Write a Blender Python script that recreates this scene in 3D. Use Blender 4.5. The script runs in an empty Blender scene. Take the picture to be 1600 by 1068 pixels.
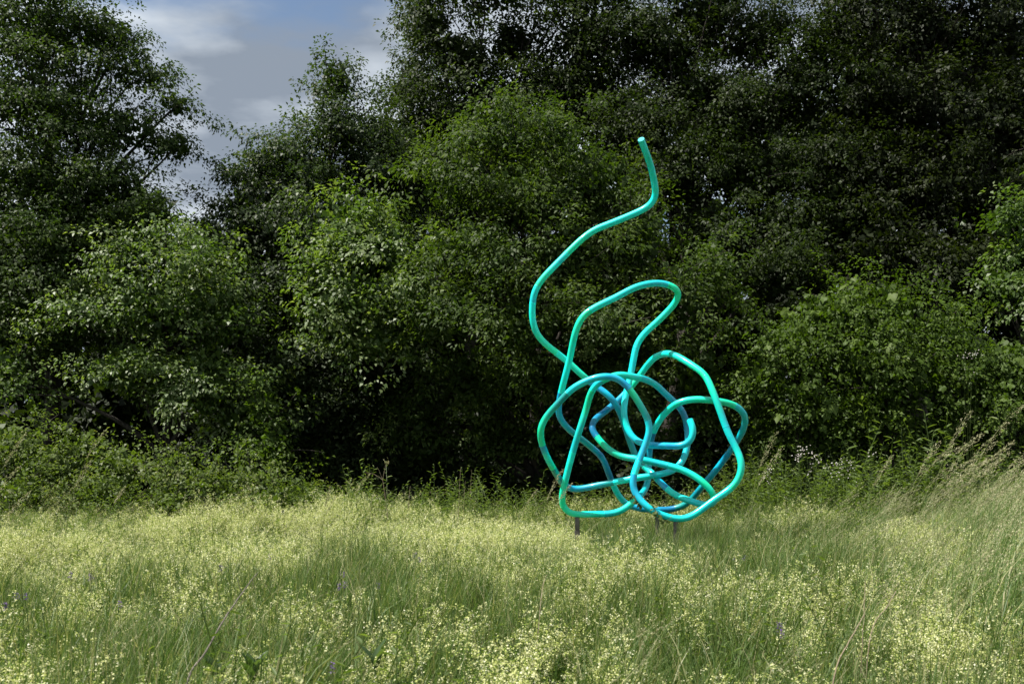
import bpy, math
import numpy as np
from mathutils import Vector

# ------------------------------------------------------------------ camera, sky, sun, exposure
sc = bpy.context.scene
COL = sc.collection
F = 1778.0          # focal length in photo pixels (40 mm on 36 mm, 1600 px)
HOR = 672.0         # horizon row in the photo
CAMZ = 1.6
cam = bpy.data.cameras.new("camera"); cam.lens = 40.0; cam.sensor_width = 36.0
cam.shift_y = (HOR - 534.0) / 1600.0
cam.clip_end = 2000.0; cam.clip_start = 0.05
cam.dof.use_dof = True; cam.dof.focus_distance = 13.6; cam.dof.aperture_fstop = 5.6
cam_o = bpy.data.objects.new("camera", cam); COL.objects.link(cam_o)
cam_o.location = (0, 0, CAMZ); cam_o.rotation_euler = (math.radians(90), 0, 0)
sc.camera = cam_o

SUN_EL, SUN_AZ = 60.0, 262.0     # azimuth clockwise from +Y (view direction): 270 = left, 180 = behind the camera
az, el = math.radians(SUN_AZ), math.radians(SUN_EL)
sun_dir = Vector((math.sin(az) * math.cos(el), math.cos(az) * math.cos(el), math.sin(el)))
sl = bpy.data.lights.new("sun", 'SUN'); sl.energy = 5.0; sl.angle = math.radians(0.53); sl.color = (1.0, 0.955, 0.87)
so = bpy.data.objects.new("sun", sl); COL.objects.link(so)
so.rotation_euler = sun_dir.to_track_quat('Z', 'Y').to_euler()

world = bpy.data.worlds.new("World"); sc.world = world; world.use_nodes = True
nt = world.node_tree; N = nt.nodes; L = nt.links; N.clear()
def wn(t, **k):
    n = N.new(t)
    for a, b in k.items(): setattr(n, a, b)
    return n
sky = wn('ShaderNodeTexSky', sky_type='NISHITA', sun_disc=False)
sky.sun_elevation = el; sky.sun_rotation = az
tc = wn('ShaderNodeTexCoord'); sep = wn('ShaderNodeSeparateXYZ'); L.new(tc.outputs['Generated'], sep.inputs[0])
zz = wn('ShaderNodeMath', operation='MAXIMUM'); L.new(sep.outputs['Z'], zz.inputs[0]); zz.inputs[1].default_value = 0.0
zp = wn('ShaderNodeMath', operation='ADD'); L.new(zz.outputs[0], zp.inputs[0]); zp.inputs[1].default_value = 0.10
dx = wn('ShaderNodeMath', operation='DIVIDE'); L.new(sep.outputs['X'], dx.inputs[0]); L.new(zp.outputs[0], dx.inputs[1])
dy = wn('ShaderNodeMath', operation='DIVIDE'); L.new(sep.outputs['Y'], dy.inputs[0]); L.new(zp.outputs[0], dy.inputs[1])
cmb = wn('ShaderNodeCombineXYZ'); L.new(dx.outputs[0], cmb.inputs[0]); L.new(dy.outputs[0], cmb.inputs[1]); cmb.inputs[2].default_value = 6.6
nz = wn('ShaderNodeTexNoise'); nz.inputs['Scale'].default_value = 0.9; nz.inputs['Detail'].default_value = 7; nz.inputs['Roughness'].default_value = 0.52
L.new(cmb.outputs[0], nz.inputs['Vector'])
cov = wn('ShaderNodeMapRange', interpolation_type='SMOOTHSTEP'); L.new(nz.outputs['Fac'], cov.inputs['Value'])
cov.inputs['From Min'].default_value = 0.35; cov.inputs['From Max'].default_value = 0.46
nz2 = wn('ShaderNodeTexNoise'); nz2.inputs['Scale'].default_value = 1.7; nz2.inputs['Detail'].default_value = 6
off = wn('ShaderNodeVectorMath', operation='ADD'); off.inputs[1].default_value = (4.3, 1.1, 9.0)
L.new(cmb.outputs[0], off.inputs[0]); L.new(off.outputs[0], nz2.inputs['Vector'])
crr = wn('ShaderNodeValToRGB'); L.new(nz2.outputs['Fac'], crr.inputs[0])
crr.color_ramp.elements[0].position = 0.38; crr.color_ramp.elements[0].color = (2.5, 2.95, 3.6, 1)
crr.color_ramp.elements[1].position = 0.60; crr.color_ramp.elements[1].color = (7.3, 7.9, 8.5, 1)
mx = wn('ShaderNodeMix', data_type='RGBA'); L.new(cov.outputs[0], mx.inputs['Factor'])
L.new(sky.outputs[0], mx.inputs['A']); L.new(crr.outputs[0], mx.inputs['B'])
bg = wn('ShaderNodeBackground'); bg.inputs['Strength'].default_value = 0.06; L.new(mx.outputs['Result'], bg.inputs[0])
out = wn('ShaderNodeOutputWorld'); L.new(bg.outputs[0], out.inputs[0])

vs = sc.view_settings
vs.view_transform = 'Standard'; vs.look = 'None'; vs.gamma = 1.0; vs.use_curve_mapping = False; vs.exposure = 0.95
sc.render.engine = 'CYCLES'
cy = sc.cycles
cy.max_bounces = 4; cy.diffuse_bounces = 2; cy.glossy_bounces = 1; cy.transmission_bounces = 3; cy.transparent_max_bounces = 4
cy.use_denoising = True; cy.denoiser = 'OPENIMAGEDENOISE'; cy.use_adaptive_sampling = True; cy.adaptive_threshold = 0.02
cy.caustics_reflective = False; cy.caustics_refractive = False

# ------------------------------------------------------------------ helpers
rng = np.random.default_rng(11)
def at(px, py, Y):
    return np.array([(px - 800.0) / F * Y, Y, CAMZ + (HOR - py) / F * Y])

def nrm(a):
    return a / (np.linalg.norm(a, axis=-1, keepdims=True) + 1e-9)

def link(o, parent=None):
    COL.objects.link(o)
    if parent is not None: o.parent = parent
    return o
def empty(name, loc=(0, 0, 0), label=None, cat=None, group=None, kind=None):
    o = bpy.data.objects.new(name, None); o.location = loc; o.empty_display_size = 0.1
    link(o); tag(o, label, cat, group, kind); return o
def tag(o, label=None, cat=None, group=None, kind=None):
    if label: o['label'] = label
    if cat: o['category'] = cat
    if group: o['group'] = group
    if kind: o['kind'] = kind
    return o

class MB:
    """collects verts, faces and per-face tint; builds one mesh"""
    def __init__(s): s.v = []; s.f = []; s.t = []; s.n = 0
    def add(s, v, f, tint=0.5):
        v = np.asarray(v, float); s.v.append(v)
        for q in f: s.f.append([i + s.n for i in q])
        s.t.extend([tint] * len(f)); s.n += len(v)
    def tube(s, pts, rad, sides=6, tint=0.5, cap=False):
        pts = np.asarray(pts, float); n = len(pts)
        rad = np.full(n, rad) if np.isscalar(rad) else np.asarray(rad)
        T = nrm(np.gradient(pts, axis=0))
        ref = np.array([0.0, 0.0, 1.0]) if abs(T[0][2]) < 0.9 else np.array([1.0, 0, 0])
        u = nrm(np.cross(T[0], ref)); vs_ = []
        a = np.arange(sides) * 2 * math.pi / sides
        for i in range(n):
            u = nrm(u - T[i] * np.dot(u, T[i])); w = np.cross(T[i], u)
            vs_.append(pts[i] + rad[i] * (np.cos(a)[:, None] * u + np.sin(a)[:, None] * w))
        f = []
        for i in range(n - 1):
            for k in range(sides):
                k2 = (k + 1) % sides
                f.append((i * sides + k, i * sides + k2, (i + 1) * sides + k2, (i + 1) * sides + k))
        if cap:
            f.append(tuple(range(sides))[::-1]); f.append(tuple((n - 1) * sides + k for k in range(sides)))
        s.add(np.concatenate(vs_), f, tint)
    def mesh(s, name, mat, smooth=True):
        m = bpy.data.meshes.new(name)
        m.from_pydata(np.concatenate(s.v).tolist(), [], s.f)
        at_ = m.attributes.new('tint', 'FLOAT', 'FACE'); at_.data.foreach_set('value', np.array(s.t, np.float32))
        m.materials.append(mat)
        if smooth: m.polygons.foreach_set('use_smooth', np.ones(len(m.polygons), bool))
        m.update(); return m
    def build(s, name, mat, parent=None, smooth=True):
        return link(bpy.data.objects.new(name, s.mesh(name, mat, smooth)), parent)

def leaf_arrays(P, D, Nn, Ln, Wd, fold=0.18, droop=0.12):
    """n leaves, each 6 verts / 2 quads folded on the midrib. returns verts (n*6,3)"""
    D = nrm(D); S = nrm(np.cross(D, Nn)); Nn = np.cross(S, D)
    L_ = Ln[:, None]; W = Wd[:, None]
    b = P; tip = P + D * L_ - Nn * (L_ * droop)
    l1 = P + D * L_ * .30 - S * W * .46 + Nn * W * fold; l2 = P + D * L_ * .66 - S * W * .36 + Nn * (W * fold - L_ * droop * .3)
    r1 = P + D * L_ * .30 + S * W * .46 + Nn * W * fold; r2 = P + D * L_ * .66 + S * W * .36 + Nn * (W * fold - L_ * droop * .3)
    return np.stack([b, r1, r2, tip, l2, l1], 1).reshape(-1, 3)
def quads_mesh(name, V, quads, tint, mat):
    """V (nv,3), quads (nq,4) int, tint (nq)"""
    m = bpy.data.meshes.new(name)
    nv, nq = len(V), len(quads)
    m.vertices.add(nv); m.vertices.foreach_set('co', V.astype(np.float32).ravel())
    m.loops.add(nq * 4); m.loops.foreach_set('vertex_index', quads.astype(np.int32).ravel())
    m.polygons.add(nq); m.polygons.foreach_set('loop_start', np.arange(nq, dtype=np.int32) * 4)
    a = m.attributes.new('tint', 'FLOAT', 'FACE'); a.data.foreach_set('value', tint.astype(np.float32))
    m.materials.append(mat); m.update(calc_edges=True); return m
def tleaves_mesh(name, P, D, Nn, Ln, Wd, tint, mat, fold=.2, droop=.15):
    D = nrm(D); S = nrm(np.cross(D, Nn)); Nn = np.cross(S, D); L_ = Ln[:, None]; W = Wd[:, None]
    m_ = P + D * L_ * .45 + Nn * W * fold
    V = np.stack([P, m_ + S * W * .5, P + D * L_ - Nn * L_ * droop, m_ - S * W * .5], 1).reshape(-1, 3)
    return quads_mesh(name, V, np.arange(len(V)).reshape(-1, 4), tint, mat)
LQ = np.array([[0, 1, 2, 3], [0, 3, 4, 5]])
def leaves_mesh(name, P, D, Nn, Ln, Wd, tint, mat, **k):
    V = leaf_arrays(P, D, Nn, Ln, Wd, **k); n = len(P)
    q = (np.arange(n)[:, None, None] * 6 + LQ[None]).reshape(-1, 4)
    return quads_mesh(name, V, q, np.repeat(tint, 2), mat)

# ------------------------------------------------------------------ materials
def new_mat(name):
    m = bpy.data.materials.new(name); m.use_nodes = True; m.node_tree.nodes.clear(); return m, m.node_tree.nodes, m.node_tree.links
def leaf_mat(name, cols, trans=0.42, tcol=(1.3, 1.45, 0.35), rough=0.55, spec=0.22):
    m, n, l = new_mat(name)
    a = n.new('ShaderNodeAttribute'); a.attribute_name = 'tint'
    r = n.new('ShaderNodeValToRGB'); l.new(a.outputs['Fac'], r.inputs[0])
    e = r.color_ramp.elements; k = len(cols)
    while len(e) < k: e.new(0.5)
    for i, c in enumerate(cols): e[i].position = i / (k - 1); e[i].color = (*c, 1)
    p = n.new('ShaderNodeBsdfPrincipled'); l.new(r.outputs[0], p.inputs['Base Color'])
    p.inputs['Roughness'].default_value = rough; p.inputs['Specular IOR Level'].default_value = spec
    t = n.new('ShaderNodeBsdfTranslucent')
    mm = n.new('ShaderNodeMix'); mm.data_type = 'RGBA'; mm.blend_type = 'MULTIPLY'; mm.inputs['Factor'].default_value = 1
    l.new(r.outputs[0], mm.inputs['A']); mm.inputs['B'].default_value = (*tcol, 1); l.new(mm.outputs['Result'], t.inputs[0])
    s = n.new('ShaderNodeMixShader'); s.inputs[0].default_value = trans
    l.new(p.outputs[0], s.inputs[1]); l.new(t.outputs[0], s.inputs[2])
    o = n.new('ShaderNodeOutputMaterial'); l.new(s.outputs[0], o.inputs[0]); return m
def noise_mat(name, c1, c2, scale=8, rough=0.85, spec=0.3, bump=0.3, stretch=(1, 1, 1)):
    m, n, l = new_mat(name)
    tcn = n.new('ShaderNodeTexCoord'); mp = n.new('ShaderNodeMapping'); mp.inputs['Scale'].default_value = stretch
    l.new(tcn.outputs['Object'], mp.inputs[0])
    z = n.new('ShaderNodeTexNoise'); z.inputs['Scale'].default_value = scale; z.inputs['Detail'].default_value = 8; l.new(mp.outputs[0], z.inputs['Vector'])
    r = n.new('ShaderNodeValToRGB'); l.new(z.outputs['Fac'], r.inputs[0])
    r.color_ramp.elements[0].position = .35; r.color_ramp.elements[0].color = (*c1, 1)
    r.color_ramp.elements[1].position = .68; r.color_ramp.elements[1].color = (*c2, 1)
    p = n.new('ShaderNodeBsdfPrincipled'); l.new(r.outputs[0], p.inputs['Base Color']); p.inputs['Roughness'].default_value = rough
    p.inputs['Specular IOR Level'].default_value = spec
    b = n.new('ShaderNodeBump'); b.inputs['Strength'].default_value = bump; b.inputs['Distance'].default_value = 0.02
    l.new(z.outputs['Fac'], b.inputs['Height']); l.new(b.outputs[0], p.inputs['Normal'])
    o = n.new('ShaderNodeOutputMaterial'); l.new(p.outputs[0], o.inputs[0]); return m

M = {}
M['bark'] = noise_mat('bark', (.018, .015, .012), (.055, .047, .038), 7, bump=.7, stretch=(6, 6, 1))
M['soil'] = noise_mat('soil', (.018, .022, .010), (.045, .055, .020), 3, bump=.5)
M['steel'] = noise_mat('weathered_steel', (.085, .078, .072), (.13, .12, .112), 14, rough=.6, bump=.15)
M['dead'] = noise_mat('dead_stem', (.16, .12, .075), (.30, .25, .17), 30, bump=.2)
M['twig'] = noise_mat('dead_twig', (.09, .078, .062), (.19, .165, .135), 30, bump=.3)
M['leaf_elm'] = leaf_mat('leaf_left_tree', [(.024, .046, .009), (.042, .070, .014), (.070, .100, .028)])
M['leaf_silver'] = leaf_mat('leaf_pale_tree', [(.044, .082, .014), (.084, .138, .028), (.18, .225, .10)], rough=.48, spec=.4)  # pale leaves; the lightest tone also paints in whitish glints
M['leaf_dark'] = leaf_mat('leaf_dark_tree', [(.019, .036, .010), (.034, .056, .016), (.070, .094, .040)], rough=.52, spec=.28)
M['leaf_mid'] = leaf_mat('leaf_mid_tree', [(.030, .056, .010), (.054, .088, .016), (.095, .130, .034)])
M['leaf_olive_dimmed'] = leaf_mat('leaf_olive_tree_dimmed', [(.011, .018, .004), (.018, .027, .006), (.032, .043, .012)])  # olive leaves, darkened further by vignette and cloud shade put into the colour
M['leaf_dimmed'] = leaf_mat('leaf_dimmed_green', [(.016, .029, .006), (.028, .045, .009), (.050, .070, .020)])  # vignette and cloud shade on the upper trees, put into the leaf colour
M['leaf_vine'] = leaf_mat('leaf_vine', [(.040, .072, .009), (.070, .116, .016), (.12, .165, .034)])
M['leaf_bramble'] = leaf_mat('leaf_bramble', [(.060, .094, .020), (.098, .140, .032), (.17, .185, .080)], rough=.5)
M['leaf_far'] = leaf_mat('leaf_far', [(.012, .021, .006), (.020, .032, .008), (.032, .048, .013)])  # gloom under the canopy is partly put into this dark leaf colour
M['leaf_weed'] = leaf_mat('leaf_weed', [(.075, .115, .035), (.11, .155, .05), (.16, .20, .075)], rough=.5)
M['leaf_broad'] = leaf_mat('leaf_broad', [(.05, .085, .03), (.065, .11, .045), (.11, .15, .085)], rough=.4)
M['grass'] = leaf_mat('grass_blade', [(.042, .092, .015), (.084, .150, .032), (.150, .205, .066), (.34, .32, .17)], trans=.4, tcol=(1.15, 1.2, .6), rough=.5, spec=.35)
M['bed_leaf'] = leaf_mat('bedstraw_leaf', [(.050, .105, .016), (.086, .154, .026), (.14, .205, .044)], trans=.4, rough=.6, spec=.3)
M['bed_flower'] = leaf_mat('bedstraw_flower', [(.20, .30, .045), (.42, .47, .13), (.68, .68, .37), (.84, .83, .62)], trans=.35, tcol=(1, 1, .85), rough=.8, spec=.15)
M['seed'] = leaf_mat('grass_seed', [(.24, .23, .11), (.38, .36, .20), (.52, .50, .33)], trans=.3, tcol=(1, 1, .8), rough=.6, spec=.3)
M['purple'] = leaf_mat('vetch_petal', [(.10, .05, .20), (.17, .09, .30), (.24, .16, .34)], trans=.3, tcol=(1, 1, 1), rough=.6)
M['white'] = leaf_mat('white_petal', [(.46, .40, .38), (.56, .52, .48), (.66, .65, .60)], trans=.3, tcol=(1, 1, 1), rough=.6)

def paint_mat():
    m, n, l = new_mat('pipe_paint')
    a = n.new('ShaderNodeAttribute'); a.attribute_name = 'paint'
    tcn = n.new('ShaderNodeTexCoord')
    z = n.new('ShaderNodeTexNoise'); z.inputs['Scale'].default_value = 9; z.inputs['Detail'].default_value = 3; l.new(tcn.outputs['Object'], z.inputs['Vector'])
    hs = n.new('ShaderNodeHueSaturation'); l.new(a.outputs['Color'], hs.inputs['Color'])
    mr = n.new('ShaderNodeMapRange'); l.new(z.outputs['Fac'], mr.inputs['Value']); mr.inputs['From Min'].default_value = .3; mr.inputs['From Max'].default_value = .7
    mr.inputs['To Min'].default_value = .482; mr.inputs['To Max'].default_value = .518; l.new(mr.outputs[0], hs.inputs['Hue'])
    z2 = n.new('ShaderNodeTexNoise'); z2.inputs['Scale'].default_value = 3.5; z2.inputs['Detail'].default_value = 8; z2.inputs['Roughness'].default_value = .65; l.new(tcn.outputs['Object'], z2.inputs['Vector'])
    m2 = n.new('ShaderNodeMapRange'); l.new(z2.outputs['Fac'], m2.inputs['Value']); m2.inputs['From Min'].default_value = .3; m2.inputs['From Max'].default_value = .6; m2.inputs['To Min'].default_value = .80; m2.inputs['To Max'].default_value = 1.0
    l.new(m2.outputs[0], hs.inputs['Value'])      # weathered, slightly dulled patches of paint
    p = n.new('ShaderNodeBsdfPrincipled'); l.new(hs.outputs[0], p.inputs['Base Color'])
    m3 = n.new('ShaderNodeMapRange'); l.new(z2.outputs['Fac'], m3.inputs['Value']); m3.inputs['From Min'].default_value = .3; m3.inputs['From Max'].default_value = .7; m3.inputs['To Min'].default_value = .50; m3.inputs['To Max'].default_value = .24
    l.new(m3.outputs[0], p.inputs['Roughness']); p.inputs['Specular IOR Level'].default_value = .3; p.inputs['Coat Weight'].default_value = .7; p.inputs['Coat Roughness'].default_value = .06
    o = n.new('ShaderNodeOutputMaterial'); l.new(p.outputs[0], o.inputs[0]); return m
M['paint'] = paint_mat()

# ------------------------------------------------------------------ ground
def gz(x, y):
    return 0.06 * np.sin(x * .55 + 1.3) * np.cos(y * .62) + 0.05 * np.sin(x * 1.1 + y * 1.5) * np.sin(x * .9 - y * .7 + 2)
gb = []
xs = np.concatenate([np.linspace(-300, -20, 8), np.linspace(-17, 17, 69), np.linspace(20, 300, 8)])
ys = np.concatenate([np.linspace(-200, -6, 6), np.linspace(-3, 36, 79), np.linspace(42, 420, 8)])
X, Y_ = np.meshgrid(xs, ys)
fade = np.clip((36 - np.abs(X)) / 16, 0, 1) * np.clip((46 - Y_) / 8, 0, 1) * np.clip((Y_ + 6) / 3, 0, 1)
Vg = np.stack([X.ravel(), Y_.ravel(), (gz(X, Y_) * fade).ravel()], 1)
nx = len(xs); idx = np.arange(len(Vg)).reshape(len(ys), nx)
qg = np.stack([idx[:-1, :-1], idx[:-1, 1:], idx[1:, 1:], idx[1:, :-1]], -1).reshape(-1, 4)
gm = quads_mesh('ground', Vg, qg, np.full(len(qg), .5), M['soil'])
gm.polygons.foreach_set('use_smooth', np.ones(len(qg), bool))
tag(link(bpy.data.objects.new('ground', gm)), kind='structure')

# ------------------------------------------------------------------ trees
def foliage(lobes, dens, per, leaf, spread=.62, back=.45, flat=.10, droop=.28, fill=.5, sub=14, tintbias=0., seed=0, upw=1.0, wob=.34, core=1.9, corel=.125, wr=.62):
    """leaf sprays spread over the shells of the lobes -> arrays"""
    r = np.random.default_rng(seed)
    P, D, Nn, T, sprays = [], [], [], [], []
    for li, (c, R) in enumerate(lobes):
        area = 4 * math.pi * ((R[0] * R[1]) ** 1.6 / 3 + (R[0] * R[2]) ** 1.6 / 3 + (R[1] * R[2]) ** 1.6 / 3) ** (1 / 1.6)
        n = int(area * dens)
        d = nrm(r.normal(size=(int(n * 1.7) + 4, 3)))
        keep = (d[:, 1] < .25) | (r.random(len(d)) < back)
        keep &= (d[:, 2] > -.55) | (r.random(len(d)) < .4)
        d = d[keep][:n]
        inner = r.random(len(d)) < fill
        rad = np.where(inner, r.uniform(.35, .85, len(d)), r.uniform(.84, 1.10, len(d)))
        lump = 1 + wob * np.sin(d[:, 0] * 4.1 + li * 1.7) * np.sin(d[:, 2] * 4.7 + li) + wob * .6 * np.sin(d[:, 1] * 9 + d[:, 2] * 7 + li * 2.3)
        ctr = c + d * R * (rad * lump)[:, None]
        ax = nrm(d * np.array([1, 1, .5]) + r.normal(size=d.shape) * .35 + np.array([.12, 0, -.05]))
        sprays.append((li, ctr, ax))
        m = len(d); k = per // sub
        tt = r.uniform(-.55, .9, (m, sub)); side = nrm(np.cross(ax, [0, 0, 1.0]))
        lat = r.normal(size=(m, sub)) * .42 * (1 - .35 * tt)
        sz = r.uniform(.65, 1.25, m)[:, None]
        cl = ctr[:, None] + ax[:, None] * (tt * spread * sz)[..., None] + side[:, None] * (lat * spread * sz)[..., None]
        cl[..., 2] += r.normal(size=(m, sub)) * flat - droop * spread * np.clip(tt, 0, 1) ** 2 - .12 * np.abs(lat) * spread
        lp = cl[:, :, None] + r.normal(size=(m, sub, k, 3)) * np.array([.072, .072, .045]) * (leaf / .075)
        ld = nrm(ax[:, None, None] * .55 + nrm(lp - cl[:, :, None]) * .9 + np.array([0, 0, -.45]) + r.normal(size=lp.shape) * .2)
        ln = nrm(np.array([0, 0, 1.0]) * upw + d[:, None, None] * .75 + r.normal(size=lp.shape) * .33)
        st = np.clip(.42 + .14 * r.normal(size=(m, 1, 1)) + .17 * r.normal(size=(m, sub, 1)) + .10 * r.normal(size=(m, sub, k)) + tintbias, 0, 1)  # the per-cluster term also paints grouped leaf glints into the tint
        P.append(lp.reshape(-1, 3)); D.append(ld.reshape(-1, 3)); Nn.append(ln.reshape(-1, 3)); T.append(np.broadcast_to(st, (m, sub, k)).reshape(-1))
    P, D, Nn, T = map(np.concatenate, (P, D, Nn, T))
    Ln = leaf * r.uniform(.7, 1.35, len(P)); Wd = Ln * r.uniform(.8, 1.2, len(P)) * wr
    if core:       # oversized darker leaves added inside each mass to block light and sky
        cp = []
        for c, R in lobes:
            n = int(core * math.pi * R[0] * R[2] / (corel ** 2 * .5))
            d = nrm(r.normal(size=(n, 3))); cp.append(c + d * R * (r.random((n, 1)) ** .5 * .70))
        cp = np.concatenate(cp); n = len(cp)
        P = np.concatenate([P, cp]); D = np.concatenate([D, r.normal(size=(n, 3))]); Nn = np.concatenate([Nn, r.normal(size=(n, 3)) + [0, -.6, .3]])
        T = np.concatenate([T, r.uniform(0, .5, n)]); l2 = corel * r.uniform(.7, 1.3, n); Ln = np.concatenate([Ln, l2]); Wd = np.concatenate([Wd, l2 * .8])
    return (P, D, Nn, Ln, Wd, T), sprays

NLEAF = 0
def bend(a, b, n, sag, r, amp=.06):
    t = np.linspace(0, 1, n)[:, None]
    p = a + (b - a) * t; ln = np.linalg.norm(b - a)
    p[:, 2] += (sag * ln * 4 * t * (1 - t))[:, 0]
    w = r.normal(size=(n, 3)) * amp * ln; w[0] = 0; w[-1] = 0
    return p + np.cumsum(w, 0) * (t * (1 - t)) * 1.2

def tree(name, label, cat, tp, Y, lobes, mat, dens=2.2, per=70, leaf=.085, trunk_r=.16, top=None, group=None, seed=0, stems=None, twigs=.4, limb_vis=True, part='crown', **k):
    global NLEAF
    r = np.random.default_rng(seed + 500)
    bx = (tp - 800) / F * Y
    root = empty(name, (bx, Y, float(gz(bx, Y))), label, cat, group)
    base = np.array([bx, Y, 0.0])
    W = [(at(px, py, yy), np.array([rx / F * yy, rz, ry / F * yy])) for (px, py, yy, rx, ry, rz) in lobes]
    arr, sprays = foliage(W, dens * .74, int(per * 2.1), leaf * .84, seed=seed, **k)
    P = arr[0] - base; P[:, 2] = np.maximum(P[:, 2], .03); NLEAF += len(P)
    o = link(bpy.data.objects.new(part, tleaves_mesh(part, P, *arr[1:], mat)), root)
    o['kind'] = 'stuff'
    # trunk
    zt = top if top else max(c[2] + R[2] * .5 for c, R in W)
    cx = np.mean([c[0] for c, R in W]); cyy = np.mean([c[1] for c, R in W])
    tipp = np.array([(cx - bx) * .6, (cyy - Y) * .5, zt])
    tr = bend(np.array([0, 0, -.15]), tipp, 12, 0, r, .03)
    rr = trunk_r * (1 - .82 * np.linspace(0, 1, 12)) ; rr[0] *= 1.5; rr[1] *= 1.1
    mb = MB(); mb.tube(tr, rr, 10); mb.build('trunk', M['bark'], root)
    for (li, ctr, ax), (c, R) in zip(sprays, W):
        cl = c - base
        h = np.clip(cl[2] * .62 - .3, .3, zt * .9)
        i = int(np.argmin(np.abs(tr[:, 2] - h))); a = tr[i]
        q = bend(a, cl, 9, .06, r, .03); b = MB(); r0 = rr[i] * .62
        rl = np.linspace(max(r0, .02), .012, 9); b.tube(q, rl, 7)
        sel = np.where(r.random(len(ctr)) < twigs)[0][:120]
        for s in sel:
            j = r.integers(3, 9); e = ctr[s] - base + ax[s] * .3
            b.tube(bend(q[j], e, 5, .05, r, .03), np.linspace(min(rl[j] * .7, .022), .004, 5), 4)
        b.build('limb', M['bark'], root)
    return root

G = 'trees along the wood edge'
tree('tall_tree', 'tall airy dark green tree at the left edge reaching into the sky', 'tree', 66, 22.5,
     [(60, 50, 22.5, 120, 85, 1.8), (165, 55, 22.5, 58, 45, 1.3), (225, 118, 22.5, 55, 28, 1.1), (278, 165, 22.3, 30, 22, .7),
      (55, 170, 22, 130, 75, 2.0), (215, 345, 21.4, 62, 34, 1.1), (120, 360, 21.2, 80, 45, 1.2), (185, 205, 22, 85, 42, 1.4), (275, 228, 22, 34, 22, .6), (60, 285, 21.7, 140, 85, 2.0), (175, 295, 21.7, 80, 45, 1.3),
      (40, 400, 20.8, 120, 75, 1.6), (0, 505, 20.2, 85, 70, 1.3), (90, 510, 21.5, 90, 70, 1.3), (-130, 120, 22.5, 110, 160, 2.0), (-130, 380, 22, 110, 160, 2.0), (40, -60, 22.5, 100, 60, 1.5)],
     M['leaf_elm'], dens=3.3, per=70, leaf=.080, trunk_r=.20, group=G, seed=1, fill=.4, flat=.08, twigs=.28, core=1.6, top=8.2, tintbias=-.06)
tree('pale_leaved_tree', 'bushy pale leaved tree with whitish glints right of the tall left tree', 'tree', 275, 20.3,
     [(230, 392, 20.6, 80, 52, 1.3), (300, 390, 20.8, 60, 55, 1.2), (150, 475, 20.2, 80, 60, 1.2), (260, 470, 20, 110, 80, 1.4), (345, 470, 20.5, 60, 90, 1.2),
      (205, 570, 19.6, 95, 48, 1.1), (320, 590, 19.8, 85, 75, 1.1), (385, 640, 20, 55, 80, .9), (10, 575, 19.4, 45, 60, .8)],
     M['leaf_silver'], dens=2.6, per=70, leaf=.088, trunk_r=.11, group=G, seed=2, tintbias=.20, flat=.12)
tree('dark_dense_tree', 'dense dark tree with a narrow peak against the pale sky', 'tree', 490, 23,
     [(527, 128, 23.2, 28, 44, .9), (530, 205, 23.2, 58, 52, 1.4), (416, 260, 23.2, 50, 38, 1.1), (595, 215, 23.6, 42, 45, 1.1), (470, 275, 23, 80, 60, 1.6), (385, 330, 23.4, 32, 60, 1.0), (580, 270, 23.4, 65, 55, 1.4), (410, 350, 22.6, 70, 80, 1.5),
      (510, 370, 22.3, 95, 85, 1.6), (440, 470, 22, 75, 90, 1.5), (600, 420, 22.5, 90, 90, 1.5), (450, 590, 21.6, 75, 90, 1.4), (560, 580, 22, 90, 110, 1.5), (480, 700, 22.2, 85, 60, 1.0), (570, 690, 22.4, 70, 70, 1.0), (640, 610, 22.3, 70, 80, 1.0), (620, 740, 22.4, 80, 40, .9)],
     M['leaf_dark'], dens=3.6, per=70, leaf=.088, trunk_r=.18, group=G, seed=3, core=2.4, top=6.2, twigs=.3)
tree('young_tree', 'bright leaved young tree with silvery branch tips left of the sculpture', 'tree', 600, 22.8,
     [(545, 350, 20.6, 70, 42, 1.1), (505, 400, 20.4, 42, 38, .8), (600, 395, 20.3, 75, 55, 1.2), (545, 455, 20.2, 70, 50, 1.1), (505, 490, 20.2, 40, 35, .8), (640, 470, 20, 60, 60, 1.0), (590, 530, 20, 80, 45, 1.0)],
     M['leaf_silver'], dens=2.7, per=70, leaf=.10, trunk_r=.10, group=G, seed=4, tintbias=.14)
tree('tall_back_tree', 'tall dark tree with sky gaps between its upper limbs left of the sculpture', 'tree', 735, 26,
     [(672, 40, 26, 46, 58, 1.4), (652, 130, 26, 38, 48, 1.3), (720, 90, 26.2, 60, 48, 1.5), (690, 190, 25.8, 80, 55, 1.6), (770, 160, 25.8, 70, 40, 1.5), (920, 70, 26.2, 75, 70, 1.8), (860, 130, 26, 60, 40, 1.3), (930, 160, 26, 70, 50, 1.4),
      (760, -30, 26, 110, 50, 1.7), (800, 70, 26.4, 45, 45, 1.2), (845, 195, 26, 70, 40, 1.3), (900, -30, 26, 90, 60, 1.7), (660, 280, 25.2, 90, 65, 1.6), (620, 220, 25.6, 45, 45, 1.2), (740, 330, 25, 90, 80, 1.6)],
     M['leaf_dimmed'], dens=3.3, per=63, leaf=.095, trunk_r=.20, group=G, seed=5, fill=.4, twigs=.25, tintbias=-.05, core=2.6, top=8.2)
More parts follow.
